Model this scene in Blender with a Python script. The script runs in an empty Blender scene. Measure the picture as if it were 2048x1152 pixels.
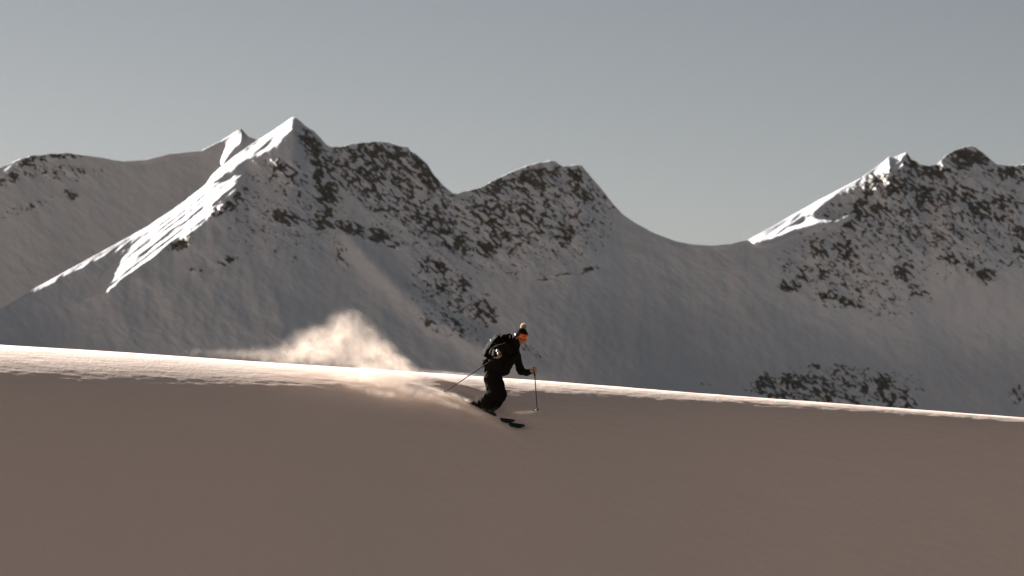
import bpy, math, random
import numpy as np
from mathutils import Vector, Matrix

random.seed(7)
SC = bpy.context.scene
COL = SC.collection

# ------------------------------------------------------------------ camera
PITCH = math.radians(4.0)
F = 100.0 / 36.0 * 2048.0            # focal length in photo pixels
cam_d = bpy.data.cameras.new("camera")
cam_d.lens = 100; cam_d.sensor_width = 36
cam_d.clip_start = 0.5; cam_d.clip_end = 60000
cam_d.dof.use_dof = True
cam_d.dof.focus_distance = 46.1
cam_d.dof.aperture_fstop = 2.8
cam = bpy.data.objects.new("camera", cam_d)
cam.rotation_euler = (math.pi / 2 + PITCH, 0, 0)
COL.objects.link(cam)
SC.camera = cam

# ------------------------------------------------------------------ sun + sky
SUN_AZ = math.radians(42)            # left of the viewing axis
SUN_EL = math.radians(20)
SX = -math.cos(SUN_EL) * math.sin(SUN_AZ)
SY = math.cos(SUN_EL) * math.cos(SUN_AZ)
SZ = math.sin(SUN_EL)
sun_d = bpy.data.lights.new("sun", 'SUN')
sun_d.energy = 5.0
sun_d.angle = math.radians(0.5)
sun_d.color = (1.0, 0.95, 0.89)
sun = bpy.data.objects.new("sun", sun_d)
sun.rotation_euler = Vector((SX, SY, SZ)).to_track_quat('Z', 'Y').to_euler()
COL.objects.link(sun)

world = bpy.data.worlds.new("World")
SC.world = world
world.use_nodes = True
nt = world.node_tree
nt.nodes.clear()
w_out = nt.nodes.new('ShaderNodeOutputWorld')
w_bg = nt.nodes.new('ShaderNodeBackground')
w_sky = nt.nodes.new('ShaderNodeTexSky')
w_sky.sky_type = 'NISHITA'
w_sky.sun_disc = False
w_sky.sun_elevation = SUN_EL
w_sky.sun_rotation = -SUN_AZ
w_sky.altitude = 2500
w_sky.air_density = 1.0
w_sky.dust_density = 2.0
w_sky.ozone_density = 1.0
w_hsv = nt.nodes.new('ShaderNodeHueSaturation')
w_hsv.inputs['Saturation'].default_value = 0.45
w_tc = nt.nodes.new('ShaderNodeTexCoord')
w_sep = nt.nodes.new('ShaderNodeSeparateXYZ')
w_mr = nt.nodes.new('ShaderNodeMapRange')
w_mr.interpolation_type = 'SMOOTHSTEP'
w_mr.inputs['From Min'].default_value = 0.92
w_mr.inputs['From Max'].default_value = 0.1
w_tint = nt.nodes.new('ShaderNodeMix'); w_tint.data_type = 'RGBA'
w_tint.inputs[6].default_value = (.190, .183, .174, 1)       # sky in front
w_tint.inputs[7].default_value = (.435, .335, .274, 1)      # warm sky overhead and behind
w_mul = nt.nodes.new('ShaderNodeMix'); w_mul.data_type = 'RGBA'; w_mul.blend_type = 'MULTIPLY'
w_mul.inputs[0].default_value = 1.0
L = nt.links.new
L(w_sky.outputs[0], w_hsv.inputs['Color'])
L(w_tc.outputs['Generated'], w_sep.inputs[0])
w_mx = nt.nodes.new('ShaderNodeMapRange')                 # brighter towards the sun's side, cooler away from it
w_mx.inputs['From Min'].default_value = -0.75; w_mx.inputs['From Max'].default_value = 0.75
w_xt = nt.nodes.new('ShaderNodeMix'); w_xt.data_type = 'RGBA'
w_xt.inputs[6].default_value = (.78, .555, .415, 1)
w_xt.inputs[7].default_value = (.215, .205, .20, 1)
L(w_sep.outputs['X'], w_mx.inputs['Value'])
L(w_mx.outputs[0], w_xt.inputs[0])
L(w_xt.outputs[2], w_tint.inputs[7])
L(w_sep.outputs['Y'], w_mr.inputs['Value'])
L(w_mr.outputs[0], w_tint.inputs[0])
L(w_hsv.outputs[0], w_mul.inputs[6])
L(w_tint.outputs[2], w_mul.inputs[7])
w_mz = nt.nodes.new('ShaderNodeMapRange')
w_mz.inputs['From Min'].default_value = 0.22; w_mz.inputs['From Max'].default_value = 0.75
L(w_sep.outputs['Z'], w_mz.inputs['Value'])
w_zt = nt.nodes.new('ShaderNodeMix'); w_zt.data_type = 'RGBA'
w_zt.inputs[6].default_value = (1.0, 1.0, 1.0, 1)      # low sky
w_zt.inputs[7].default_value = (.10, .19, .24, 1)      # darker, bluer zenith
w_m2 = nt.nodes.new('ShaderNodeMix'); w_m2.data_type = 'RGBA'; w_m2.blend_type = 'MULTIPLY'
w_m2.inputs[0].default_value = 1.0
L(w_mz.outputs[0], w_zt.inputs[0])
L(w_mul.outputs[2], w_m2.inputs[6]); L(w_zt.outputs[2], w_m2.inputs[7])
w_mh = nt.nodes.new('ShaderNodeMapRange')
w_mh.inputs['From Min'].default_value = 0.055; w_mh.inputs['From Max'].default_value = 0.19
L(w_sep.outputs['Z'], w_mh.inputs['Value'])
w_ht = nt.nodes.new('ShaderNodeMix'); w_ht.data_type = 'RGBA'
w_ht.inputs[6].default_value = (1.24, 1.15, 1.06, 1)      # pale haze low over the ridges
w_ht.inputs[7].default_value = (1.04, 1.03, 1.02, 1)
w_m3 = nt.nodes.new('ShaderNodeMix'); w_m3.data_type = 'RGBA'; w_m3.blend_type = 'MULTIPLY'
w_m3.inputs[0].default_value = 1.0
L(w_mh.outputs[0], w_ht.inputs[0])
L(w_m2.outputs[2], w_m3.inputs[6]); L(w_ht.outputs[2], w_m3.inputs[7])
L(w_m3.outputs[2], w_bg.inputs['Color'])
w_bg.inputs['Strength'].default_value = 0.05
L(w_bg.outputs[0], w_out.inputs['Surface'])

SC.view_settings.view_transform = 'Standard'
SC.view_settings.look = 'None'
SC.view_settings.gamma = 1
SC.view_settings.exposure = 2.5
SC.render.engine = 'CYCLES'
SC.cycles.use_denoising = True
SC.cycles.sample_clamp_indirect = 0.12
SC.cycles.max_bounces = 6
SC.cycles.volume_step_rate = 1.0
SC.cycles.volume_max_steps = 256
SC.cycles.volume_bounces = 2

# ------------------------------------------------------------------ helpers
def ray(px, py):
    dx = (px - 1024.0) / F
    dz = (576.0 - py) / F
    return dx, math.cos(PITCH) - dz * math.sin(PITCH), math.sin(PITCH) + dz * math.cos(PITCH)

def at(px, py, Y):
    dx, dy, dz = ray(px, py)
    return Vector((dx / dy * Y, Y, dz / dy * Y))

def tan_el(py):
    dz = (576.0 - py) / F
    return (math.sin(PITCH) + dz * math.cos(PITCH)) / (math.cos(PITCH) - dz * math.sin(PITCH))

def _hash(ix, iy, seed):
    h = (ix.astype(np.int64) * 374761393 + iy.astype(np.int64) * 668265263 + seed * 1442695041) & 0xffffffff
    h = ((h ^ (h >> 13)) * 1274126177) & 0xffffffff
    h = h ^ (h >> 16)
    return h

def perlin(x, y, seed=0):
    ix = np.floor(x); iy = np.floor(y)
    fx = x - ix; fy = y - iy
    u = fx * fx * fx * (fx * (fx * 6 - 15) + 10)
    v = fy * fy * fy * (fy * (fy * 6 - 15) + 10)
    def g(ox, oy):
        a = _hash(ix + ox, iy + oy, seed).astype(np.float64) / 4294967295.0 * 2 * math.pi
        return np.cos(a) * (fx - ox) + np.sin(a) * (fy - oy)
    n0 = g(0, 0) * (1 - u) + g(1, 0) * u
    n1 = g(0, 1) * (1 - u) + g(1, 1) * u
    return (n0 * (1 - v) + n1 * v) * 1.5

def fbm(x, y, oct=4, seed=0, gain=0.5):
    s = 0; a = 1.0; t = 0
    for k in range(oct):
        s = s + a * perlin(x * 2 ** k, y * 2 ** k, seed + k * 17)
        t += a; a *= gain
    return s / t

def sstep(a, b, x):
    t = np.clip((x - a) / (b - a), 0, 1)
    return t * t * (3 - 2 * t)

def mesh_obj(name, verts, faces, mat=None, parent=None, smooth=True):
    me = bpy.data.meshes.new(name)
    me.from_pydata([tuple(v) for v in verts], [], faces)
    me.update()
    if smooth:
        me.polygons.foreach_set('use_smooth', [True] * len(me.polygons))
    ob = bpy.data.objects.new(name, me)
    if mat: me.materials.append(mat)
    COL.objects.link(ob)
    if parent: set_parent(ob, parent)
    return ob

def set_parent(ob, parent):
    ob.parent = parent
    if parent.type == 'EMPTY':
        ob.matrix_parent_inverse = Matrix.Translation(-Vector(parent.location))

def grid_obj(name, V, mat, attrs=None):
    """V: rows x cols x 3 array"""
    nr, nc, _ = V.shape
    me = bpy.data.meshes.new(name)
    me.vertices.add(nr * nc)
    me.vertices.foreach_set('co', V.reshape(-1).astype(np.float32))
    idx = np.arange(nr * nc).reshape(nr, nc)
    q = np.stack([idx[:-1, :-1], idx[1:, :-1], idx[1:, 1:], idx[:-1, 1:]], -1).reshape(-1, 4)
    nq = len(q)
    me.loops.add(nq * 4); me.polygons.add(nq)
    me.loops.foreach_set('vertex_index', q.reshape(-1).astype(np.int32))
    me.polygons.foreach_set('loop_start', np.arange(0, nq * 4, 4, dtype=np.int32))
    me.polygons.foreach_set('use_smooth', np.ones(nq, dtype=bool))
    me.update(calc_edges=True)
    if attrs:
        for k, a in attrs.items():
            at_ = me.attributes.new(k, 'FLOAT', 'POINT')
            at_.data.foreach_set('value', a.reshape(-1).astype(np.float32))
    me.materials.append(mat)
    ob = bpy.data.objects.new(name, me)
    COL.objects.link(ob)
    return ob

def empty(name, loc, label, cat, group=None):
    o = bpy.data.objects.new(name, None)
    o.location = loc
    o.empty_display_size = 0.1
    COL.objects.link(o)
    o['label'] = label; o['category'] = cat
    if group: o['group'] = group
    return o

def new_mat(name, color=(.5, .5, .5), rough=.6, metal=0, spec=.5, sheen=0.0):
    m = bpy.data.materials.new(name)
    m.use_nodes = True
    b = m.node_tree.nodes['Principled BSDF']
    b.inputs['Base Color'].default_value = (*color, 1)
    b.inputs['Roughness'].default_value = rough
    b.inputs['Metallic'].default_value = metal
    b.inputs['Specular IOR Level'].default_value = spec
    if sheen:
        b.inputs['Sheen Weight'].default_value = sheen
        b.inputs['Sheen Roughness'].default_value = 0.4
    return m

def noise_color(m, c1, c2, scale, detail=4, bump=0.0, bdist=0.01, stretch=(1, 1, 1)):
    """procedural two-tone noise colour and optional bump on a Principled material"""
    n = m.node_tree
    b = n.nodes['Principled BSDF']
    tc = n.nodes.new('ShaderNodeTexCoord'); mp = n.nodes.new('ShaderNodeMapping')
    mp.inputs['Scale'].default_value = stretch
    no = n.nodes.new('ShaderNodeTexNoise')
    no.inputs['Scale'].default_value = scale; no.inputs['Detail'].default_value = detail
    mx = n.nodes.new('ShaderNodeMix'); mx.data_type = 'RGBA'
    mx.inputs[6].default_value = (*c1, 1); mx.inputs[7].default_value = (*c2, 1)
    n.links.new(tc.outputs['Object'], mp.inputs[0]); n.links.new(mp.outputs[0], no.inputs['Vector'])
    n.links.new(no.outputs[0], mx.inputs[0]); n.links.new(mx.outputs[2], b.inputs['Base Color'])
    if bump:
        bp = n.nodes.new('ShaderNodeBump')
        bp.inputs['Strength'].default_value = bump; bp.inputs['Distance'].default_value = bdist
        n.links.new(no.outputs[0], bp.inputs['Height']); n.links.new(bp.outputs[0], b.inputs['Normal'])
    return m

# ------------------------------------------------------------------ materials of the setting
M_snow = new_mat('powder_snow', (.86, .79, .74), .55, spec=.3)
noise_color(M_snow, (.93, .76, .665), (.90, .73, .64), 1.3, 3)
_n = M_snow.node_tree
_tc = _n.nodes.new('ShaderNodeTexCoord')
_mp = _n.nodes.new('ShaderNodeMapping'); _mp.inputs['Scale'].default_value = (0.5, 1.0, 1.0)
_a = _n.nodes.new('ShaderNodeTexNoise'); _a.inputs['Scale'].default_value = 30; _a.inputs['Detail'].default_value = 4; _a.inputs['Roughness'].default_value = .7
_bp = _n.nodes.new('ShaderNodeBump'); _bp.inputs['Strength'].default_value = .30; _bp.inputs['Distance'].default_value = .02
_n.links.new(_tc.outputs['Object'], _mp.inputs[0]); _n.links.new(_mp.outputs[0], _a.inputs['Vector'])
_n.links.new(_a.outputs[0], _bp.inputs['Height'])
_n.links.new(_bp.outputs[0], _n.nodes['Principled BSDF'].inputs['Normal'])

def mountain_mat():
    m = new_mat('snow_and_rock', rough=.8, spec=.15)
    n = m.node_tree; b = n.nodes['Principled BSDF']
    tc = n.nodes.new('ShaderNodeTexCoord')
    at_ = n.nodes.new('ShaderNodeAttribute'); at_.attribute_name = 'rock'
    nz = n.nodes.new('ShaderNodeTexNoise'); nz.inputs['Scale'].default_value = .11; nz.inputs['Detail'].default_value = 8
    nz.inputs['Roughness'].default_value = .65
    n.links.new(tc.outputs['Object'], nz.inputs['Vector'])
    ad = n.nodes.new('ShaderNodeMath'); ad.operation = 'MULTIPLY_ADD'     # (noise)*.7 + rock
    ad.inputs[1].default_value = 1.5
    n.links.new(nz.outputs[0], ad.inputs[0]); n.links.new(at_.outputs['Fac'], ad.inputs[2])
    mr = n.nodes.new('ShaderNodeMapRange'); mr.interpolation_type = 'SMOOTHSTEP'
    mr.inputs['From Min'].default_value = 1.12; mr.inputs['From Max'].default_value = 1.48
    n.links.new(ad.outputs[0], mr.inputs['Value'])
    rk = n.nodes.new('ShaderNodeMix'); rk.data_type = 'RGBA'
    rk.inputs[6].default_value = (.036, .027, .016, 1); rk.inputs[7].default_value = (.13, .095, .058, 1)
    n2 = n.nodes.new('ShaderNodeTexNoise'); n2.inputs['Scale'].default_value = .11; n2.inputs['Detail'].default_value = 5
    n.links.new(tc.outputs['Object'], n2.inputs['Vector'])
    n.links.new(n2.outputs[0], rk.inputs[0])
    sn = n.nodes.new('ShaderNodeMix'); sn.data_type = 'RGBA'
    sn.inputs[6].default_value = (.655, .665, .70, 1); sn.inputs[7].default_value = (.585, .595, .64, 1)
    n3 = n.nodes.new('ShaderNodeTexNoise'); n3.inputs['Scale'].default_value = .012; n3.inputs['Detail'].default_value = 6
    n.links.new(tc.outputs['Object'], n3.inputs['Vector'])
    n.links.new(n3.outputs[0], sn.inputs[0])
    n4 = n.nodes.new('ShaderNodeTexNoise'); n4.inputs['Scale'].default_value = .22; n4.inputs['Detail'].default_value = 3
    n.links.new(tc.outputs['Object'], n4.inputs['Vector'])
    bp = n.nodes.new('ShaderNodeBump'); bp.inputs['Strength'].default_value = .2; bp.inputs['Distance'].default_value = 1.5
    n.links.new(n4.outputs[0], bp.inputs['Height']); n.links.new(bp.outputs[0], b.inputs['Normal'])
    mx = n.nodes.new('ShaderNodeMix'); mx.data_type = 'RGBA'
    n.links.new(mr.outputs[0], mx.inputs[0])
    n.links.new(sn.outputs[2], mx.inputs[6]); n.links.new(rk.outputs[2], mx.inputs[7])
    n.links.new(mx.outputs[2], b.inputs['Base Color'])
    return m
M_mtn = mountain_mat()
M_valley = noise_color(new_mat('bounce_darkened_valley', rough=1.0, spec=0), (.012, .016, .014), (.05, .055, .06), .004, 6)  # unseen floor, coloured dark to hold back sunlit bounce onto the slopes

# ------------------------------------------------------------------ mountains (real relief, 4 to 6 km away)
def poly_mask(PX, PY, poly):
    inside = np.zeros(PX.shape, bool)
    n = len(poly)
    for i in range(n):
        x1, y1 = poly[i]; x2, y2 = poly[(i + 1) % n]
        if y1 == y2: continue
        c = ((y1 > PY) != (y2 > PY)) & (PX < (x2 - x1) * (PY - y1) / (y2 - y1) + x1)
        inside ^= c
    return inside.astype(float)

def blur(A, r):
    for ax in (0, 1):
        for _ in range(2):
            acc = np.zeros_like(A)
            for k in range(-r, r + 1):
                acc += np.roll(A, k, ax)
            A = acc / (2 * r + 1)
    return A

def mountain(name, xs, sky, ybot, nrow, R0, kR, lit, soft, rocks, steep, apron, label, seed, rx=None, relief=26, ribs=(), basin=lambda x, y: 0):
    xs = np.asarray(xs, float)
    sx_, sy_ = zip(*sky)
    ysky = np.interp(xs, sx_, sy_)
    ysky = ysky + fbm(xs / 30, xs * 0, 4, seed) * 3.0 * np.interp(xs, [q[0] for q in soft], [q[1] for q in soft])
    te = np.vectorize(tan_el)
    # distance of the crest line, further back where it is higher
    Zs = R0 * te(ysky)
    Rs = R0 + kR * (Zs - 250)
    if rx: Rs = Rs + np.interp(xs, [q[0] for q in rx], [q[1] for q in rx])
    k = 9
    Rs = np.convolve(np.pad(Rs, k, 'edge'), np.ones(2 * k + 1) / (2 * k + 1), 'valid')
    v = np.linspace(0, 1, nrow)[:, None]
    PY = ysky[None, :] + v * (ybot - ysky[None, :])
    PX = np.repeat(xs[None, :], nrow, 0)
    # warp for natural outlines
    wx = PX + fbm(PX / 22, PY / 22, 3, seed + 3) * 3.5
    wy = PY + fbm(PX / 22, PY / 22, 3, seed + 5) * 3
    m = np.zeros(PX.shape)
    for p in lit:
        m = np.maximum(m, poly_mask(wx, wy, p))
    # grooves running down the lit ribs
    a = math.radians(-38)
    U = PX * math.cos(a) + PY * math.sin(a); W = -PX * math.sin(a) + PY * math.cos(a)
    g = fbm(U / 150, W / 6.5, 3, seed + 11)
    m = m * (1 - .9 * sstep(.24, .42, g))
    m = blur(m, 1)
    T = te(PY)
    s_st = steep(PX, PY) + .10 * fbm(PX / 160, PY / 110, 3, seed + 21)
    S = s_st * (1 - m) + apron * m
    r = np.zeros(PX.shape); r[0] = Rs
    K17 = np.ones(17) / 17; K41 = np.ones(41) / 41
    for i in range(1, nrow):
        z1 = r[i - 1] * T[i - 1]
        s = S[i]
        q = (z1 - s * r[i - 1]) / (T[i] - s)
        q2 = np.convolve(np.pad(q, 8, 'edge'), K17, 'valid')
        r[i] = q * .7 + q2 * .3
    # broad forms soften below the crest: smooth sideways at equal height
    yg = np.arange(ysky.min(), ybot + 2, 2.0)
    G = np.stack([np.interp(yg, PY[:, j], r[:, j]) for j in range(len(xs))], 1)
    C = np.concatenate([np.zeros((len(yg), 1)), np.cumsum(np.pad(G, ((0, 0), (45, 45)), 'edge'), 1)], 1)
    G = (C[:, 91:] - C[:, :-91]) / 91
    C = np.concatenate([np.zeros((len(yg), 1)), np.cumsum(np.pad(G, ((0, 0), (25, 25)), 'edge'), 1)], 1)
    G = (C[:, 51:] - C[:, :-51]) / 51
    wb = sstep(55, 230, PY - ysky[None, :])
    for j in range(len(xs)):
        r[:, j] = r[:, j] * (1 - wb[:, j]) + wb[:, j] * np.interp(PY[:, j], yg, G[:, j])
    # rocks
    D = np.zeros(PX.shape)
    for (cx, cy, ax_, ay_, ang, st) in rocks:
        ca, sa = math.cos(math.radians(ang)), math.sin(math.radians(ang))
        dx = PX - cx; dy = PY - cy
        q = ((dx * ca + dy * sa) / ax_) ** 2 + ((-dx * sa + dy * ca) / ay_) ** 2
        D = np.maximum(D, st * np.exp(-q ** 1.5 * .7))
    a = math.radians(38)
    U = PX * math.cos(a) + PY * math.sin(a); W = -PX * math.sin(a) + PY * math.cos(a)
    n1 = 1.1 * (.55 - np.abs(fbm(U / 34, W / 13, 4, seed + 31, .6)) * 2.6) 
    n2 = 1 - 2 * np.abs(fbm(PX / 34, PY / 26, 3, seed + 37))
    n4 = fbm(U / 11, W / 7, 3, seed + 39, .6)
    rk = .75 * n1 + .45 * n4 + .12 * (n2 - .5) + D - .60
    rock = np.clip(.5 + rk * 1.6, 0, 1) * sstep(.02, .12, D) * (1 - m)
    # relief: buttresses, gullies, rock ledges, soft snow undulations
    fade = sstep(0, .03, v)
    big = fbm(PX / 120, PY / 190, 4, seed + 41, .5)
    med = fbm(U / 60, W / 22, 4, seed + 47, .55)
    fine = fbm(PX / 9, PY / 7, 3, seed + 53)
    rocky = sstep(.05, .5, D)
    d = big * relief * fade * (1 - m) + med * (4 + 18 * rocky) * fade * (1 - m) + fine * (.6 + 4.9 * sstep(.3, .7, rock)) * fade + g * 5 * m * fade
    d = d + basin(PX, PY)
    for pts_, amp, wid in ribs:
        best = np.full(PX.shape, 1e9)
        for (x1, y1), (x2, y2) in zip(pts_[:-1], pts_[1:]):
            ll = (x2 - x1) ** 2 + (y2 - y1) ** 2
            tt = np.clip(((PX - x1) * (x2 - x1) + (PY - y1) * (y2 - y1)) / ll, 0, 1)
            best = np.minimum(best, np.hypot(PX - x1 - tt * (x2 - x1), PY - y1 - tt * (y2 - y1)))
        ends = sstep(pts_[0][0] - wid, pts_[0][0] + 3 * wid, PX) * (1 - sstep(pts_[-1][0] - (8 if wid > 20 else 2) * wid, pts_[-1][0] + wid, PX))
        d = d + amp * np.exp(-(best / wid) ** 2) * ends
    rr = r - d
    dirx = (PX - 1024.0) / F
    dzv = (576.0 - PY) / F
    ydir = math.cos(PITCH) - dzv * math.sin(PITCH)
    V = np.stack([dirx / ydir * rr, rr, T * rr], -1)
    # far side behind the crest
    back = []
    for dr, dz in ((900, 520), (450, 290), (200, 140), (80, 52), (25, 12), (2.5, .8)):
        B = V[0].copy(); B[:, 1] += dr; B[:, 0] *= (B[:, 1]) / (B[:, 1] - dr); B[:, 2] -= dz
        back.append(B)
    foot = []
    for dr, dz in ((60, 34), (250, 140), (900, 560)):
        B = V[-1].copy(); B[:, 1] -= dr; B[:, 2] -= dz
        foot.append(B)
    V = np.concatenate([np.array(back), V, np.array(foot)], 0)
    rock = np.concatenate([np.repeat(rock[:1] * 0 + 1, 5, 0), rock[:1], rock, np.repeat(rock[:1] * 0, 3, 0)], 0)  # far side coloured as rock only to cut its sunlit bounce
    o = grid_obj(name, V, M_mtn, {'rock': rock})
    o['kind'] = 'structure'; o['label'] = label
    return o

skyA = [(-2600, 560), (-2200, 430), (-1950, 470), (-1600, 350), (-1350, 400), (-1000, 310), (-820, 372), (-600, 330), (-430, 290), (-260, 352), (-120, 372), (-60, 350), (0, 336), (30, 322), (60, 312), (130, 306), (170, 311), (200, 315), (245, 323), (290, 320), (340, 308),
        (400, 302), (440, 283), (470, 264), (482, 257), (490, 265), (497, 273), (515, 280), (560, 300), (640, 330)]
litA = [[(401, 304), (440, 285), (470, 266), (466, 271), (440, 289), (412, 304)],
        [(430, 352), (440, 315), (465, 291), (490, 274), (499, 276), (488, 292), (466, 306), (450, 330), (440, 352)],
        [(-10, 362), (0, 342), (32, 321), (52, 315), (30, 332), (10, 352)]]
rocksA = [(-430, 320, 160, 50, 0, .6), (-1000, 350, 200, 70, 0, .6), (-1600, 400, 200, 60, 0, .6), (60, 320, 50, 12, -12, .62), (130, 311, 40, 6, 0, .6), (110, 345, 90, 16, 0, .34), (60, 412, 55, 8, -20, .34),
          (142, 388, 14, 10, 40, .45), (20, 350, 30, 18, -30, .5), (480, 262, 10, 8, 30, .45)]
mountain('background_mountain', np.concatenate([np.arange(-2600, -60, 7.0), np.arange(-60, 660, 1.7)]), skyA, 700, 230, 5600, 1.0, litA,
         [(0, 1.0), (200, .6), (300, .3), (640, .4)], rocksA, lambda x, y: 1.02 - .0003 * (y - 300), .50,
         'smooth shaded snow mountain behind the sharp peak', 100, relief=9,
         ribs=[([(432, 345), (450, 314), (470, 294), (500, 275)], 42, 12)])

skyB = [(-700, 880), (-300, 790), (-60, 652), (0, 618), (75, 574), (160, 527), (230, 489), (300, 450), (370, 402), (412, 368), (423, 352), (440, 335), (458, 322),
        (470, 312), (505, 287), (545, 262), (570, 245), (584, 235), (590, 235), (598, 240), (612, 252), (628, 262), (640, 275), (655, 291), (664, 295),
        (690, 292), (720, 286), (755, 283), (775, 285), (795, 291), (815, 294), (822, 303), (840, 315), (855, 328), (868, 350),
        (885, 370), (905, 386), (915, 389), (925, 384), (960, 376), (985, 362), (1010, 350), (1030, 340), (1050, 333),
        (1075, 326), (1100, 321), (1110, 323), (1125, 333), (1150, 331), (1164, 331), (1172, 342), (1200, 374), (1228, 410), (1245, 428),
        (1270, 446), (1310, 467), (1350, 482), (1385, 489), (1420, 491), (1460, 488), (1498, 479), (1545, 453), (1592, 426),
        (1646, 396), (1690, 373), (1720, 357), (1743, 341), (1760, 328), (1779, 314), (1787, 316), (1800, 310), (1812, 304), (1817, 310),
        (1823, 320), (1832, 322), (1839, 329), (1859, 332), (1874, 328), (1890, 312), (1908, 301), (1925, 295), (1940, 294), (1952, 295),
        (1965, 305), (1980, 318), (1992, 328), (2010, 331), (2030, 331), (2048, 329), (2110, 326), (2200, 372), (2330, 300), (2450, 345), (2600, 430), (2800, 330), (2900, 352), (3100, 440), (3350, 380), (3700, 520), (4200, 640)]
litB = [[(408, 372), (420, 348), (470, 308), (545, 258), (588, 230), (598, 244), (600, 250), (588, 262), (566, 278), (540, 296),
         (512, 312), (482, 328), (452, 344), (436, 356)],
        [(60, 588), (75, 570), (160, 522), (230, 485), (300, 446), (370, 398), (412, 364), (440, 360), (470, 347), (490, 340), (494, 346),
         (470, 366), (496, 352), (494, 360), (470, 382), (476, 382), (440, 412), (405, 445), (360, 478), (310, 515), (262, 548), (215, 580), (156, 610),
         (180, 578), (205, 548), (250, 508), (222, 508), (235, 495), (160, 538), (75, 580)],
        [(585, 284), (592, 280), (588, 288), (578, 292)],
        [(1480, 488), (1498, 474), (1545, 448), (1592, 420), (1646, 390), (1690, 368), (1722, 354), (1720, 360), (1690, 382), (1646, 408),
         (1592, 443), (1550, 469), (1520, 480), (1500, 484)],
        [(1500, 487), (1540, 475), (1592, 454), (1636, 449), (1660, 449), (1680, 438), (1700, 427), (1713, 427), (1708, 436),
         (1690, 446), (1660, 454), (1600, 465), (1560, 478), (1535, 486)],
        [(1746, 345), (1765, 327), (1792, 318), (1810, 305), (1806, 328), (1790, 348), (1781, 336), (1760, 345)]]
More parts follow.
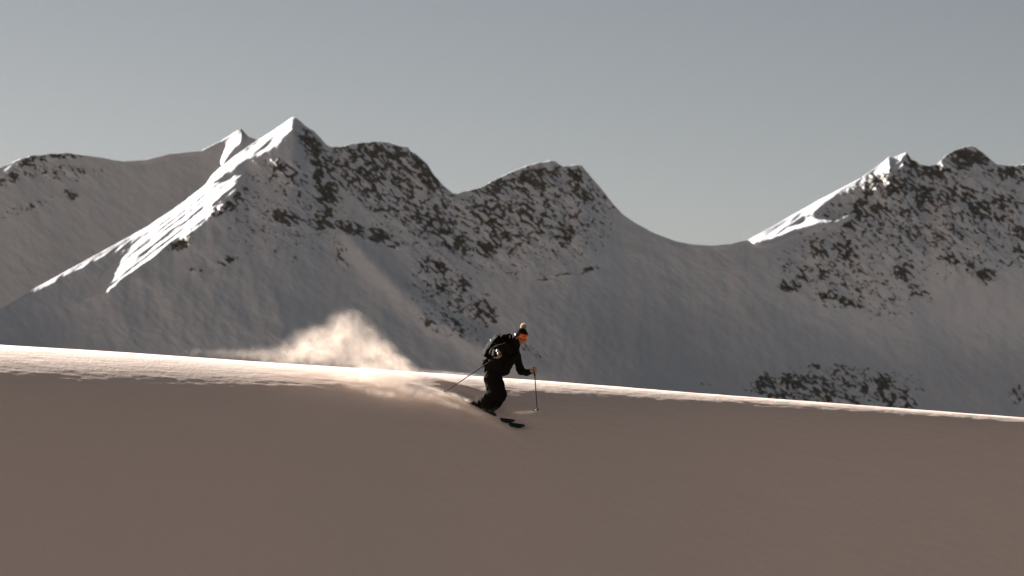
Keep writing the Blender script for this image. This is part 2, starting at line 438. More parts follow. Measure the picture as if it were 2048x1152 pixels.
rocksB = [(570, 420, 140, 90, 0, .2), (900, 420, 190, 90, 25, .33), (1080, 420, 130, 90, 10, .34), (1850, 430, 220, 110, 0, .33), (1700, 560, 130, 60, 20, .3), (760, 330, 120, 60, 10, .45), (900, 600, 90, 60, 40, .3), (1670, 780, 150, 40, 0, .36), (2330, 360, 160, 70, 0, .6), (2800, 390, 220, 80, 0, .6), (3350, 430, 180, 60, 0, .5),
          (625, 290, 40, 15, 50, .72), (640, 330, 20, 45, -10, .66), (575, 345, 45, 22, 20, .5), (650, 390, 22, 60, -5, .66),
          (760, 310, 95, 28, 8, .62), (720, 350, 80, 40, 20, .58), (850, 345, 60, 20, 50, .66), (800, 370, 60, 40, 30, .46),
          (575, 436, 30, 14, 15, .72), (645, 447, 26, 18, 20, .8), (700, 456, 34, 12, 15, .72), (752, 470, 32, 14, 15, .74), (790, 490, 16, 7, 0, .7),
          (682, 510, 12, 28, -20, .42), (598, 400, 6, 20, 0, .5), (355, 487, 20, 14, -30, .62), (465, 402, 40, 16, -30, .52), (440, 420, 24, 10, -30, .5), (370, 480, 26, 12, -35, .5),
          (455, 522, 20, 9, -20, .4), (590, 518, 10, 8, 0, .4), (400, 540, 30, 6, 0, .3),
          (770, 410, 60, 30, 30, .4), (850, 430, 70, 30, 40, .55), (900, 470, 60, 26, 40, .58),
          (985, 380, 60, 26, -20, .54), (1060, 360, 80, 26, -10, .56), (1150, 350, 26, 16, 20, .68), (1160, 380, 40, 24, 40, .5),
          (980, 430, 50, 36, 10, .55), (1060, 430, 70, 45, 30, .46), (978, 492, 26, 22, 0, .74), (1020, 470, 50, 16, 15, .56), (1130, 470, 26, 20, -20, .58),
          (1100, 500, 18, 6, 10, .5), (1210, 400, 30, 12, 50, .46),
          (868, 530, 32, 16, 10, .66), (885, 577, 18, 12, 10, .66), (925, 570, 16, 18, 20, .62), (965, 622, 26, 20, 40, .68),
          (912, 645, 12, 26, -30, .55), (860, 645, 26, 10, 40, .42), (830, 570, 14, 5, 0, .45), (985, 640, 8, 8, 0, .6), (930, 620, 16, 8, 0, .4),
          (1130, 549, 42, 3, -5, .5), (1180, 538, 18, 5, -15, .62), (1060, 700, 30, 8, 40, .3), (1090, 560, 20, 3, 0, .45),
          (1822, 330, 16, 26, 0, .85), (1935, 315, 50, 20, 0, .82), (1870, 345, 40, 16, 0, .76), (2020, 345, 50, 14, 0, .66), (1800, 370, 60, 26, 20, .5), (1742, 375, 16, 30, 20, .62),
          (1790, 377, 20, 17, 0, .85), (1720, 420, 16, 26, 30, .72), (1700, 446, 24, 14, -20, .7), (1760, 420, 30, 20, 40, .5), (1850, 400, 24, 40, -20, .55),
          (1920, 388, 44, 18, 0, .72), (1955, 420, 34, 18, 10, .72), (2010, 405, 34, 16, 20, .66), (2000, 440, 30, 10, 10, .6), (2035, 470, 16, 20, 0, .5),
          (1690, 495, 22, 34, -30, .56), (1640, 500, 30, 22, 35, .44), (1595, 545, 36, 12, 30, .52), (1580, 572, 20, 11, 10, .76), (1650, 548, 24, 8, 25, .62), (1650, 590, 14, 8, 20, .62), (1695, 602, 38, 9, 18, .62),
          (1808, 545, 24, 22, 30, .62), (1835, 580, 22, 14, 20, .52), (1900, 470, 60, 20, 0, .4), (1905, 515, 30, 14, 0, .52), (1972, 552, 20, 15, 0, .8), (1940, 535, 16, 12, 20, .6),
          (1860, 600, 10, 6, 20, .5), (2040, 500, 16, 30, 0, .4),
          (1530, 770, 26, 20, -30, .66), (1600, 768, 46, 18, 10, .62), (1650, 790, 14, 26, -35, .72), (1560, 790, 40, 10, 0, .55), (1620, 755, 20, 8, -10, .55), (1690, 740, 20, 10, 30, .45),
          (1705, 800, 18, 10, 0, .7), (1775, 790, 14, 30, -30, .74), (1815, 805, 14, 22, -35, .74), (1760, 760, 14, 14, -30, .6), (1730, 780, 12, 12, 0, .6), (1640, 735, 30, 6, 10, .42),
          (2035, 790, 18, 18, 30, .42), (1790, 770, 30, 8, 30, .4), (1410, 770, 16, 4, 0, .4)]

def steepB(x, y):
    s = .86 - .18 * sstep(430, 760, y)
    # soft spur running down to the right under the main peak
    cx = np.interp(y, [330, 420, 560, 700, 780], [640, 700, 830, 1000, 1080])
    s = s + .12 * np.exp(-((x - cx) / 90) ** 2) * sstep(380, 520, y)
    # broad bowl below the saddle
    s = s - .34 * np.exp(-((x - 1260) / 300) ** 2) * sstep(500, 690, y) - .13 * sstep(1450, 1600, x) * sstep(560, 720, y)
    return s
mountain('mountain_ridge', np.concatenate([np.arange(-700, -60, 7.0), np.arange(-60, 2112, 1.6), np.arange(2112, 4200, 7.0)]), skyB, 905, 400, 4500, 1.05, litB,
         [(0, .3), (400, .6), (600, .8), (650, 1.2), (900, 1.0), (1160, 1.0), (1230, .5), (1400, .15), (1700, .3), (1800, 1.3), (2048, 1.4)],
         rocksB, steepB, .48, 'rugged snow covered ridge with rock faces and a sharp sunlit peak', 500,
         rx=[(-60, -150), (20, -50), (80, 0), (140, 0), (270, 32), (1480, 32), (1580, 87), (2200, 87)],
         basin=lambda x, y: -210 * sstep(490, 740, y) * np.exp(-((x - 2080) / 620) ** 2),
         ribs=[([(1500, 484), (1540, 479), (1592, 458), (1636, 449), (1662, 446), (1712, 428)], 26, 9),
               ([(650, 430), (760, 540), (870, 640), (1000, 715), (1160, 770)], 34, 26)])

# ------------------------------------------------------------------ foreground slope
YC = 48.0
S1 = .88
crest_px = [(-3000, 500), (0, 690), (250, 705), (500, 722.5), (745, 738), (965, 753.5), (1130, 764.5), (1400, 786.5), (2048, 835), (5000, 1055)]
band_px = [(-1500, 56), (0, 51), (500, 46), (670, 44), (900, 33), (1075, 30), (1400, 17), (2048, 10), (3000, 9)]
S_T = (SZ - .075 * abs(SX)) / SY

def crest(X):
    px = 1024 + F * X / YC
    py = np.interp(px, [c[0] for c in crest_px], [c[1] for c in crest_px])
    # smooth the kinks of the polyline
    py2 = (np.interp(px - 60, [c[0] for c in crest_px], [c[1] for c in crest_px]) + np.interp(px + 60, [c[0] for c in crest_px], [c[1] for c in crest_px])) / 2
    py = (py + py2) / 2
    dz = (576.0 - py) / F
    te = (math.sin(PITCH) + dz * math.cos(PITCH)) / (math.cos(PITCH) - dz * math.sin(PITCH))
    return te * YC, te

def band_L(X, te):
    px = 1024 + F * X / YC
    b = 0
    for o in (-120, -60, 0, 60, 120):
        b = b + np.interp(px + o, [c[0] for c in band_px], [c[1] for c in band_px]) / 5
    tau = -np.log(1 - np.clip((S_T - te) / (S1 - te), .02, .9))
    return b / F * YC / ((S1 - te) * (tau - (1 - np.exp(-tau))))

def ground_base(X, Y):
    X = np.asarray(X, float); Y = np.asarray(Y, float)
    t = YC - Y
    zc, te = crest(X)
    Lb = band_L(X, te)
    tp = np.clip(t, 0, None)
    g = -(te * tp + (S1 - te) * (tp - Lb * (1 - np.exp(-tp / Lb))))
    tn = np.clip(-t, 0, None)
    back = te * tn - tn ** 2 / 70.0 / (1 + tn / 80.0)
    z = zc + np.where(t > 0, g, back)
    return z

TRACK = []      # filled below: polyline of the ski track on the snow

def ground(X, Y, fine=True):
    X = np.asarray(X, float); Y = np.asarray(Y, float)
    z = ground_base(X, Y)
    if fine:
        w = sstep(22, 16, YC - Y) * (np.abs(X) < 40)
        bandw = sstep(7.5, 3.0, YC - Y) * .85 + .15
        z = z + .0045 * np.maximum(0, fbm(X / .5, Y / .07, 3, 971, .6)) * sstep(.3, 1.5, YC - Y) * sstep(6.5, 3.5, YC - Y) * (np.abs(X) < 40)
        rip = (fbm(X / .9, Y / .26, 4, 901, .6) * .005 + fbm(X / .30, Y / .11, 3, 921) * .0045) * bandw * (6.0 / (6.0 + np.clip(-X, 0, 12))) + fbm(X / 4.5, Y / 1.6, 3, 911) * .006
        z = z + rip * w
        # wind-packed lips along the left end of the crest
        z = z + .010 * np.maximum(0, fbm(X / 1.2 + Y * .8, Y / .5, 3, 933)) * sstep(-5.5, -8.0, X) * sstep(5, 2, np.abs(YC - Y))
        for (cx, cy, dx_, dy_, amp, wid, ln) in TRACK:
            ux = X - cx; uy = Y - cy
            al = ux * dx_ + uy * dy_; ac = -ux * dy_ + uy * dx_
            z = z + amp * np.exp(-(ac / wid) ** 2 - (al / ln) ** 2)
    return z

def hit(px, py):
    """where the line of sight through a photo pixel meets the slope"""
    lo = None
    Y = YC + 0.2
    d = ray(px, py)
    while Y > 20:
        X = d[0] / d[1] * Y; Z = d[2] / d[1] * Y
        if Z > float(ground_base(X, Y)) and Y < YC - .3:
            pass
        if Z <= float(ground_base(X, Y)):
            lo = Y
        elif lo is not None:
            break
        Y -= .02
    Y = lo if lo else YC
    return Vector((d[0] / d[1] * Y, Y, d[2] / d[1] * Y))

def CP(cx, cy):
    return 850 + cx / 4.432, 620 + cy / 4.432

boot_R = hit(*CP(446, 862)); boot_L = hit(*CP(552, 912))
tip_R = hit(*CP(785, 1042)); tip_L = hit(*CP(875, 1088))
print('boots', boot_R, boot_L, 'tips', tip_R, tip_L, (tip_R - boot_R).length, (tip_L - boot_L).length)
h2 = ((tip_R - boot_R) + (tip_L - boot_L)); h2.z = 0; h2.normalize()
tr0 = (boot_R + boot_L) / 2
TRACK.append((tr0.x - .25 - .10 * h2.y * -1, tr0.y + .25 - .16, h2.x, h2.y, .075, .10, .75))
TRACK.append((tr0.x + .12, tr0.y + .30, h2.x, h2.y, -.05, .14, .6))
TRACK.append((tr0.x - .75, tr0.y + 1.05, h2.x, h2.y, .035, .16, .7))

xd = np.arange(-9.6, 9.6, .02)
xo = [9.7, 10, 10.5, 11.5, 13, 16, 20, 27, 38, 60, 100, 180, 320]
XS = np.array([-v for v in xo[::-1]] + list(xd) + xo)
td = list(np.arange(-.6, 12.6, .035))
TS = np.array([-1500, -600, -300, -160, -90, -55, -35, -22, -14, -9, -5.5, -3.2, -1.8, -1.1] + td + [13, 13.6, 14.4, 15.5, 17, 19, 21, 23, 25, 27, 29, 31, 33, 35, 38, 42, 48, 56, 70, 100, 160, 260, 420, 600])
GX, GT = np.meshgrid(XS, TS)
GY = YC - GT
GZ = ground(GX, GY)
snow = grid_obj('snow_slope', np.stack([GX, GY, GZ], -1), M_snow)
snow['kind'] = 'structure'; snow['label'] = 'smooth untracked snow slope, sunlit along its crest and shaded below'
# valley floor out to the horizon
vx = np.linspace(-12000, 12000, 61); vy = np.linspace(-12000, 12000, 61)
VX, VY = np.meshgrid(vx, vy)
VZ = -420 + 0 * VX
valley = grid_obj('valley_floor', np.stack([VX, VY, VZ], -1), M_valley)
valley['kind'] = 'structure'
# thin cold air between here and the range
M_haze = bpy.data.materials.new('cold_mountain_air'); M_haze.use_nodes = True
hn = M_haze.node_tree; hn.nodes.clear()
ho = hn.nodes.new('ShaderNodeOutputMaterial'); hv = hn.nodes.new('ShaderNodeVolumePrincipled')
hv.inputs['Color'].default_value = (.50, .78, 1.0, 1)
hv.inputs['Density'].default_value = 1.2e-6
hv.inputs['Anisotropy'].default_value = 0.0
hn.links.new(hv.outputs[0], ho.inputs['Volume'])
bx = 12500.0
hz = mesh_obj('haze', [(sx_ * bx, sy_ * bx, z_) for z_ in (-421.0, 1300.0) for sx_, sy_ in ((-1, -1), (1, -1), (1, 1), (-1, 1))],
              [(0, 3, 2, 1), (4, 5, 6, 7), (0, 1, 5, 4), (1, 2, 6, 5), (2, 3, 7, 6), (3, 0, 4, 7)], M_haze, smooth=False)
hz['kind'] = 'stuff'; hz['label'] = 'thin bluish haze in front of the far mountains'

# ------------------------------------------------------------------ mesh helpers for the skier
from mathutils import noise as mnoise
YSK = (boot_R.y + boot_L.y) / 2

def P(cx, cy, dd=0.0):
    px, py = CP(cx, cy)
    return at(px, py, YSK + dd)

def bake(ob):
    dg = bpy.context.evaluated_depsgraph_get()
    me = bpy.data.meshes.new_from_object(ob.evaluated_get(dg))
    d = ob.data
    bpy.data.objects.remove(ob)
    bpy.data.meshes.remove(d)
    return me

def skin_mesh(joints, edges, sub=2, root=0):
    """limbs as round cones between joints, joined later by fuse() into one continuous surface"""
    ms = []
    for n, (p, r) in joints.items():
        ms.append(rbox(Vector(p), Vector((1, 0, 0)), Vector((0, 1, 0)), Vector((0, 0, 1)), r, r, r, 2.0, 16, 10))
    for a_, b_ in edges:
        p0, r0 = joints[a_]; p1, r1 = joints[b_]
        ms.append(tube([p0, Vector(p0).lerp(Vector(p1), .5), p1], [r0, (r0 + r1) / 2, r1], 16))
    V, Fc = join_meshes(ms)
    return V, Fc

def join_meshes(ms):
    V = []; Fc = []
    for m in ms:
        if isinstance(m, tuple):
            vs, fs = m
        else:
            vs = [v.co.copy() for v in m.vertices]; fs = [tuple(p.vertices) for p in m.polygons]
        o = len(V)
        V += [Vector(v) for v in vs]; Fc += [tuple(i + o for i in f) for f in fs]
    return V, Fc

def fuse(ms, voxel=.012, smooth=2):
    V, Fc = join_meshes(ms)
    me = bpy.data.meshes.new('tmp'); me.from_pydata([tuple(v) for v in V], [], Fc)
    ob = bpy.data.objects.new('tmp', me); COL.objects.link(ob)
    md = ob.modifiers.new('r', 'REMESH'); md.mode = 'VOXEL'; md.voxel_size = voxel
    if smooth:
        ms_ = ob.modifiers.new('sm', 'SMOOTH'); ms_.iterations = smooth; ms_.factor = .5
    return bake(ob)

def wrinkle(me, amp, sc, seed=0, amp2=0, sc2=30):
    nrm = [v.normal.copy() for v in me.vertices]
    for v, n in zip(me.vertices, nrm):
        p = v.co * sc + Vector((seed, 0, 0))
        q = abs(mnoise.noise(p)) * 2 - .5
        v.co += n * (amp * q + (amp2 * mnoise.noise(v.co * sc2) if amp2 else 0))
    me.update()

def add_me(name, me, mat, parent=None):
    me.name = name
    me.materials.clear(); me.materials.append(mat)
    me.polygons.foreach_set('use_smooth', [True] * len(me.polygons))
    ob = bpy.data.objects.new(name, me); COL.objects.link(ob)
    if parent: set_parent(ob, parent)
    return ob

def tube(pts, rad, seg=10, cap=True):
    """tube through points with radius per point"""
    pts = [Vector(p) for p in pts]
    if not hasattr(rad, '__len__'): rad = [rad] * len(pts)
    V = []; Fc = []
    prev = None
    for i, p in enumerate(pts):
        d = (pts[min(i + 1, len(pts) - 1)] - pts[max(i - 1, 0)]).normalized()
        if prev is None:
            a = d.orthogonal().normalized()
        else:
            a = (prev - d * prev.dot(d)).normalized()
        prev = a; b = d.cross(a)
        for k in range(seg):
            t = 2 * math.pi * k / seg
            V.append(p + (a * math.cos(t) + b * math.sin(t)) * rad[i])
    for i in range(len(pts) - 1):
        for k in range(seg):
            k2 = (k + 1) % seg
            Fc.append((i * seg + k, i * seg + k2, (i + 1) * seg + k2, (i + 1) * seg + k))
    if cap:
        Fc.append(tuple(range(seg))[::-1]); Fc.append(tuple((len(pts) - 1) * seg + k for k in range(seg)))
    return V, Fc

def rbox(c, ax, ay, az, hx, hy, hz, e=4.0, nu=28, nv=16, fn=None):
    """superellipsoid box with soft corners"""
    V = []; Fc = []
    def sg(v, p): return math.copysign(abs(v) ** p, v)
    p = 2.0 / e
    for j in range(nv + 1):
        ph = -math.pi / 2 + math.pi * j / nv
        for i in range(nu):
            th = 2 * math.pi * i / nu
            x = sg(math.cos(ph), p) * sg(math.cos(th), p); y = sg(math.cos(ph), p) * sg(math.sin(th), p); z = sg(math.sin(ph), p)
            if fn: x, y, z = fn(x, y, z)
            V.append(c + ax * hx * x + ay * hy * y + az * hz * z)
    for j in range(nv):
        for i in range(nu):
            i2 = (i + 1) % nu
            Fc.append((j * nu + i, j * nu + i2, (j + 1) * nu + i2, (j + 1) * nu + i))
    return V, Fc

# ------------------------------------------------------------------ materials of the skier
M_jacket = noise_color(new_mat('black_shell_fabric', rough=.9, spec=.02), (.012, .010, .008), (.022, .018, .014), 40, 4, .4, .004)
M_pants = noise_color(new_mat('black_trouser_fabric', rough=.9, spec=.02), (.010, .008, .006), (.018, .015, .011), 40, 4, .4, .004)
M_pack = noise_color(new_mat('black_nylon', rough=.85, spec=.02), (.005, .0045, .004), (.010, .009, .008), 60, 3, .3, .003)
M_web = noise_color(new_mat('grey_webbing', rough=.7), (.05, .045, .04), (.09, .08, .07), 90, 2)
M_tan = noise_color(new_mat('tan_leather', rough=.6), (.46, .31, .20), (.58, .42, .29), 50, 4, .3, .003)
M_skin = noise_color(new_mat('sunlit_skin', rough=.5), (.62, .26, .12), (.70, .33, .17), 30, 3)
M_skin.node_tree.nodes['Principled BSDF'].inputs['Subsurface Weight'].default_value = .25
M_skin.node_tree.nodes['Principled BSDF'].inputs['Subsurface Radius'].default_value = (.03, .012, .006)
M_hat = noise_color(new_mat('dark_knit_wool', rough=.95, spec=.02), (.010, .008, .006), (.020, .015, .012), 120, 3, .6, .005)
M_pom = noise_color(new_mat('cream_fur', rough=.9, sheen=.3), (.60, .47, .36), (.42, .32, .24), 40, 3)
M_hair = noise_color(new_mat('light_brown_hair', rough=.55), (.30, .17, .09), (.42, .26, .15), 80, 4, .5, .004, (1, 1, 6))
M_lens = noise_color(new_mat('orange_mirror_lens', rough=.25, metal=.25, spec=.8), (.85, .17, .012), (.8, .10, .01), 12, 2)
M_frame = noise_color(new_mat('black_rubber_frame', rough=.5), (.012, .012, .012), (.02, .02, .02), 40, 2)
M_ski = noise_color(new_mat('dark_green_ski_topsheet', rough=.5, spec=.2), (.006, .020, .013), (.009, .030, .018), 9, 3)
M_metal = noise_color(new_mat('brushed_steel', rough=.35, metal=.9), (.5, .48, .45), (.4, .38, .36), 60, 2)
M_shaft = noise_color(new_mat('painted_dark_shaft', rough=.8, spec=.02), (.014, .005, .003), (.02, .007, .004), 30, 2)
M_boot = noise_color(new_mat('black_boot_plastic', rough=.9, spec=.02), (.010, .009, .007), (.022, .019, .015), 30, 3)

# ------------------------------------------------------------------ head frame
HC = P(852, 236, -.10)                      # centre of the skull
HF = Vector((.62, -.74, -.22)).normalized() # facing
HU = Vector((.22, -.06, .97)); HU = (HU - HF * HU.dot(HF)).normalized()
HR = HF.cross(HU).normalized()              # the skier's right

def head_pt(x, y, z): return HC + HR * x + HF * y + HU * z

def head_surface(th, ph, off=0.0):
    """th: azimuth (0 = face), ph: elevation"""
    x = math.sin(th) * math.cos(ph); y = math.cos(th) * math.cos(ph); z = math.sin(ph)
    X = x * .077; Y = y * .097; Z = z * .118
    if z < 0:
        k = (-z) ** 1.3
        X *= 1 - .30 * k
        Y *= 1 - (.30 * k if y < 0 else .08 * k)
        Y += .014 * k
    g = lambda cx, cz, sx, sz: math.exp(-((x - cx) / sx) ** 2 - ((z - cz) / sz) ** 2) if y > 0 else 0
    n = Vector((x, y, z)).normalized()
    d = .020 * g(0, -.20, .13, .16) + .010 * g(0, -.05, .10, .2)              # nose
    d -= .010 * g(.38, .02, .18, .12) + .010 * g(-.38, .02, .18, .12)         # eye sockets
    d += .006 * g(.45, -.28, .2, .2) + .006 * g(-.45, -.28, .2, .2)           # cheeks
    d += .006 * g(0, -.50, .22, .05) + .006 * g(0, -.60, .18, .05) - .004 * g(0, -.55, .2, .025)
    d += .010 * g(0, -.85, .3, .12)                                           # chin
    d += .016 * math.exp(-((abs(x) - .97) / .08) ** 2 - ((z + .05) / .2) ** 2 - ((y + .08) / .14) ** 2)   # ears
    return head_pt(X, Y, Z) + (HR * n.x + HF * n.y + HU * n.z) * (d + off)

def lathe_head(off, ph0, ph1, th0=-math.pi, th1=math.pi, nu=48, nv=30, cap=False):
    V = []; Fc = []
    full = abs((th1 - th0) - 2 * math.pi) < 1e-6
    n = nu if full else nu + 1
    for j in range(nv + 1):
        ph = ph0 + (ph1 - ph0) * j / nv
        for i in range(n):
            th = th0 + (th1 - th0) * i / nu
            o = off(th, ph) if callable(off) else off
            V.append(head_surface(th, ph, o))
    for j in range(nv):
        for i in range(nu):
            i2 = (i + 1) % n
            Fc.append((j * n + i, (j + 1) * n + i, (j + 1) * n + i2, j * n + i2))
    if cap:
        Fc.append(tuple(range(n))); Fc.append(tuple(nv * n + k for k in range(n))[::-1])
    return V, Fc

# ------------------------------------------------------------------ the skier
person = empty('person', (tr0.x, tr0.y, tr0.z),
               'crouching skier in black clothes, dark pompom hat, orange goggles and tan gloves', 'person')

HR_ = dict(c=P(650, 405, -.56)); HL_ = dict(c=P(970, 540, .02))
poleR_tip = P(152, 744, .45)
pole_L_px = CP(997, 921)
_g = hit(*pole_L_px)
poleL_tip = at(*pole_L_px, _g.y - .02)
print('ysk', YSK, 'pole tips', poleR_tip, poleL_tip, 'len', (poleR_tip - HR_['c']).length, (poleL_tip - HL_['c']).length)

J = dict(
    pel=(P(598, 540, 0), .12), spn=(P(662, 462, -.02), .115), chs=(P(738, 375, -.05), .13), nek=(P(800, 300, -.08), .055),
    hd=(HC - HU * .05 - HF * .02, .05),
    shR=(P(712, 338, -.22), .06), elR=(P(598, 372, -.38), .045), wrR=(P(634, 398, -.52), .028),
    shL=(P(798, 368, .13), .06), elL=(P(846, 548, .26), .045), wrL=(P(938, 546, .07), .028),
    hpR=(P(585, 590, -.10), .09), knR=(P(634, 748, -.16), .06), anR=(P(468, 838, boot_R.y - YSK), .045),
    hpL=(P(625, 585, .10), .09), knL=(P(668, 752, .02), .06), anL=(P(566, 884, boot_L.y - YSK), .045))
E = [('pel', 'spn'), ('spn', 'chs'), ('chs', 'nek'), ('nek', 'hd'), ('chs', 'shR'), ('shR', 'elR'), ('elR', 'wrR'),
     ('chs', 'shL'), ('shL', 'elL'), ('elL', 'wrL'), ('pel', 'hpR'), ('hpR', 'knR'), ('knR', 'anR'), ('pel', 'hpL'), ('hpL', 'knL'), ('knL', 'anL')]

def hand_chains(c, g, w, r, rf, scale=1.0):
    """palm, four fingers wrapped round the grip axis g and a thumb; w points from the grip to the wrist"""
    g = g.normalized(); w = (w - g * w.dot(g)).normalized(); s = g.cross(w)
    out = []
    wr = c + w * .085 * scale; pm = c + w * .035 * scale
    out.append(skin_mesh(dict(a=(wr, r * .85), b=(pm + w * .02, r), c=(pm - s * .008, r * 1.05)), [('a', 'b'), ('b', 'c')], 2))
    R = .024 * scale
    for i, ln in enumerate((.92, 1.0, .95, .78)):
        o = c + g * (i - 1.5) * -.021 * scale
        ch = {}
        ang = [20, -35, -90, -150, -205 - 15 * ln]
        for k, a in enumerate(ang):
            t = math.radians(a); rr = R + (.012 if k < 2 else .006) * scale
            ch['p%d' % k] = (o + (w * math.cos(t) + s * math.sin(t)) * rr * (1.1 if k == 1 else 1), rf * (1 - .06 * k) * (1.0 if ln > .8 else .85))
        ch['p0'] = (o + w * .045 * scale - s * .004, rf * 1.1)
        out.append(skin_mesh(ch, [('p0', 'p1'), ('p1', 'p2'), ('p2', 'p3'), ('p3', 'p4')], 2))
    ch = dict(a=(pm + g * .01 + w * .02, rf * 1.25), b=(c + g * .034 * scale + s * .030 + w * .012, rf * 1.15),
              c=(c + g * .040 * scale + s * .026 - w * .018, rf), d=(c + g * .036 * scale + s * .006 - w * .032, rf * .9))
    out.append(skin_mesh(ch, [('a', 'b'), ('b', 'c'), ('c', 'd')], 2))
    return out

gR = (HR_['c'] - poleR_tip); gL = (HL_['c'] - poleL_tip)
wR = J['wrR'][0] - HR_['c']; wL = J['wrL'][0] - HL_['c']
body_parts = [skin_mesh(J, E, 2, 0), lathe_head(0, -math.pi / 2 + .02, math.pi / 2 - .02, cap=True)]
# close the poles of the head
for gv, wv, c in ((gR, wR, HR_['c']), (gL, wL, HL_['c'])):
    body_parts += hand_chains(c, gv, wv, .024, .0085)
body = add_me('body', fuse(body_parts, .0085, 1), M_skin, person)

# jacket
JK = dict(
    pel=(P(594, 532, 0), .150), spn=(P(660, 460, -.02), .168), chs=(P(742, 380, -.05), .172), nek=(P(794, 302, -.08), .098), col=(P(812, 274, -.09), .078),
    shR=(P(712, 338, -.22), .088), mR=(P(655, 348, -.31), .082), elR=(P(606, 372, -.38), .072), wrR=(P(634, 396, -.51), .050),
    shL=(P(796, 366, .12), .085), mL=(P(822, 455, .2), .074), elL=(P(848, 545, .26), .066), fL=(P(893, 553, .17), .055), wrL=(P(932, 547, .08), .044),
    hem=(P(606, 556, .0), .150), bum=(P(548, 480, .02), .095), frt=(P(700, 520, .03), .11), fr2=(P(655, 560, .02), .085))
EK = [('pel', 'spn'), ('spn', 'chs'), ('chs', 'nek'), ('nek', 'col'), ('chs', 'shR'), ('shR', 'mR'), ('mR', 'elR'), ('elR', 'wrR'),
      ('chs', 'shL'), ('shL', 'mL'), ('mL', 'elL'), ('elL', 'fL'), ('fL', 'wrL'), ('pel', 'hem'), ('pel', 'bum'), ('spn', 'frt'), ('frt', 'fr2'), ('chs', 'frt')]
jm = fuse([skin_mesh(JK, EK, 2, 0)], .012, 3)
wrinkle(jm, .013, 9, 3, .004, 35)
jacket = add_me('jacket', jm, M_jacket, person)
# trousers
TK = dict(
    pel=(P(596, 556, 0), .142), hpR=(P(592, 600, -.09), .132), mR=(P(606, 670, -.13), .128), knR=(P(628, 748, -.16), .128), sR=(P(552, 800, -.12), .118), anR=(P(472, 830, boot_R.y - YSK), .098), cR=(P(444, 846, boot_R.y - YSK), .090),
    hpL=(P(618, 595, .09), .125), mL=(P(644, 672, .06), .118), knL=(P(668, 756, .02), .108), sL=(P(620, 824, .02), .108), anL=(P(574, 868, boot_L.y - YSK), .086), cL=(P(552, 886, boot_L.y - YSK), .072))
TE = [('pel', 'hpR'), ('hpR', 'mR'), ('mR', 'knR'), ('knR', 'sR'), ('sR', 'anR'), ('anR', 'cR'), ('pel', 'hpL'), ('hpL', 'mL'), ('mL', 'knL'), ('knL', 'sL'), ('sL', 'anL'), ('anL', 'cL')]
tm = fuse([skin_mesh(TK, TE, 2, 0)], .012, 3)
wrinkle(tm, .013, 8, 11, .004, 35)
trousers = add_me('trousers', tm, M_pants, person)
# gloves
def glove(c, gv, wv, cuff_to):
    gm = fuse(hand_chains(c, gv, wv, .031, .0125, 1.08), .005, 1)
    g_ = add_me('glove', gm, M_tan, person)
    w = (cuff_to - c).normalized()
    cu = tube([c + w * .06, c + w * .085, c + w * .12, c + w * .14], [.034, .040, .048, .046], 16)
    mesh_obj('cuff', *cu, M_pack, g_)
    gn = gv.normalized(); wn = (wv - gn * wv.dot(gn)).normalized(); sn = gn.cross(wn)
    kb = rbox(c - sn * .030 + wn * .03, wn, gn, sn, .028, .040, .010)
    mesh_obj('knuckle_pad', *kb, M_pack, g_)
    return g_
glove(HR_['c'], gR, wR, JK['elR'][0]); glove(HL_['c'], gL, wL, JK['fL'][0])
# hat
def hat_off(th, ph):
    b = .014 + .010 * max(0, math.sin(ph)) ** 2
    return b + .0016 * math.sin(th * 26)
front_edge = .22
V, Fc = [], []
nu, nv = 96, 22
for j in range(nv + 1):
    for i in range(nu):
        th = -math.pi + 2 * math.pi * i / nu
        lo = .30 * math.cos(th) - .10 + .24 * max(0, math.cos(th))
        ph = lo + (math.pi / 2 - .01 - lo) * j / nv
        fold = .008 if j <= 5 else 0
        V.append(head_surface(th, ph, hat_off(th, ph) + fold))
for j in range(nv):
    for i in range(nu):
        i2 = (i + 1) % nu
        Fc.append((j * nu + i, (j + 1) * nu + i, (j + 1) * nu + i2, j * nu + i2))
Fc.append(tuple(nv * nu + k for k in range(nu))[::-1])
hat = mesh_obj('beanie', V, Fc, M_hat, person)
sm_ = hat.modifiers.new('solid', 'SOLIDIFY'); sm_.thickness = .006; sm_.offset = -1
# pompom: dense short fur round a core
pc = head_pt(0, -.004, .168)
V, Fc = rbox(pc, HR, HF, HU, .036, .036, .034, 2.0, 16, 10)
rng = random.Random(3)
for k in range(900):
    d = Vector((rng.gauss(0, 1), rng.gauss(0, 1), rng.gauss(0, 1))).normalized()
    a = d.orthogonal().normalized(); b = d.cross(a)
    p0 = pc + d * .029; ln = rng.uniform(.018, .036)
    bend = Vector((rng.gauss(0, .2), rng.gauss(0, .2), rng.gauss(0, .2) - .1))
    p1 = p0 + (d + bend).normalized() * ln
    r = .0022; o = len(V)
    V += [p0 + a * r, p0 - a * r * .5 + b * r * .87, p0 - a * r * .5 - b * r * .87, p1]
    Fc += [(o, o + 1, o + 3), (o + 1, o + 2, o + 3), (o + 2, o, o + 3)]
mesh_obj('pompom', V, Fc, M_pom, hat)
# hair falling from under the hat onto the collar
hm = []
for k in range(14):
    th = math.radians(95 + k * 13 if k < 14 else 0)
    p0 = head_surface(th, -.15, .004); p1 = head_surface(th, -.55, .014)
    p2 = p1 - HU * .045 - HF * .012
    hm.append(tube([p0, p1, p2], [.016, .018, .007], 8))
add_me('hair', fuse(hm, .006, 1), M_hair, person)
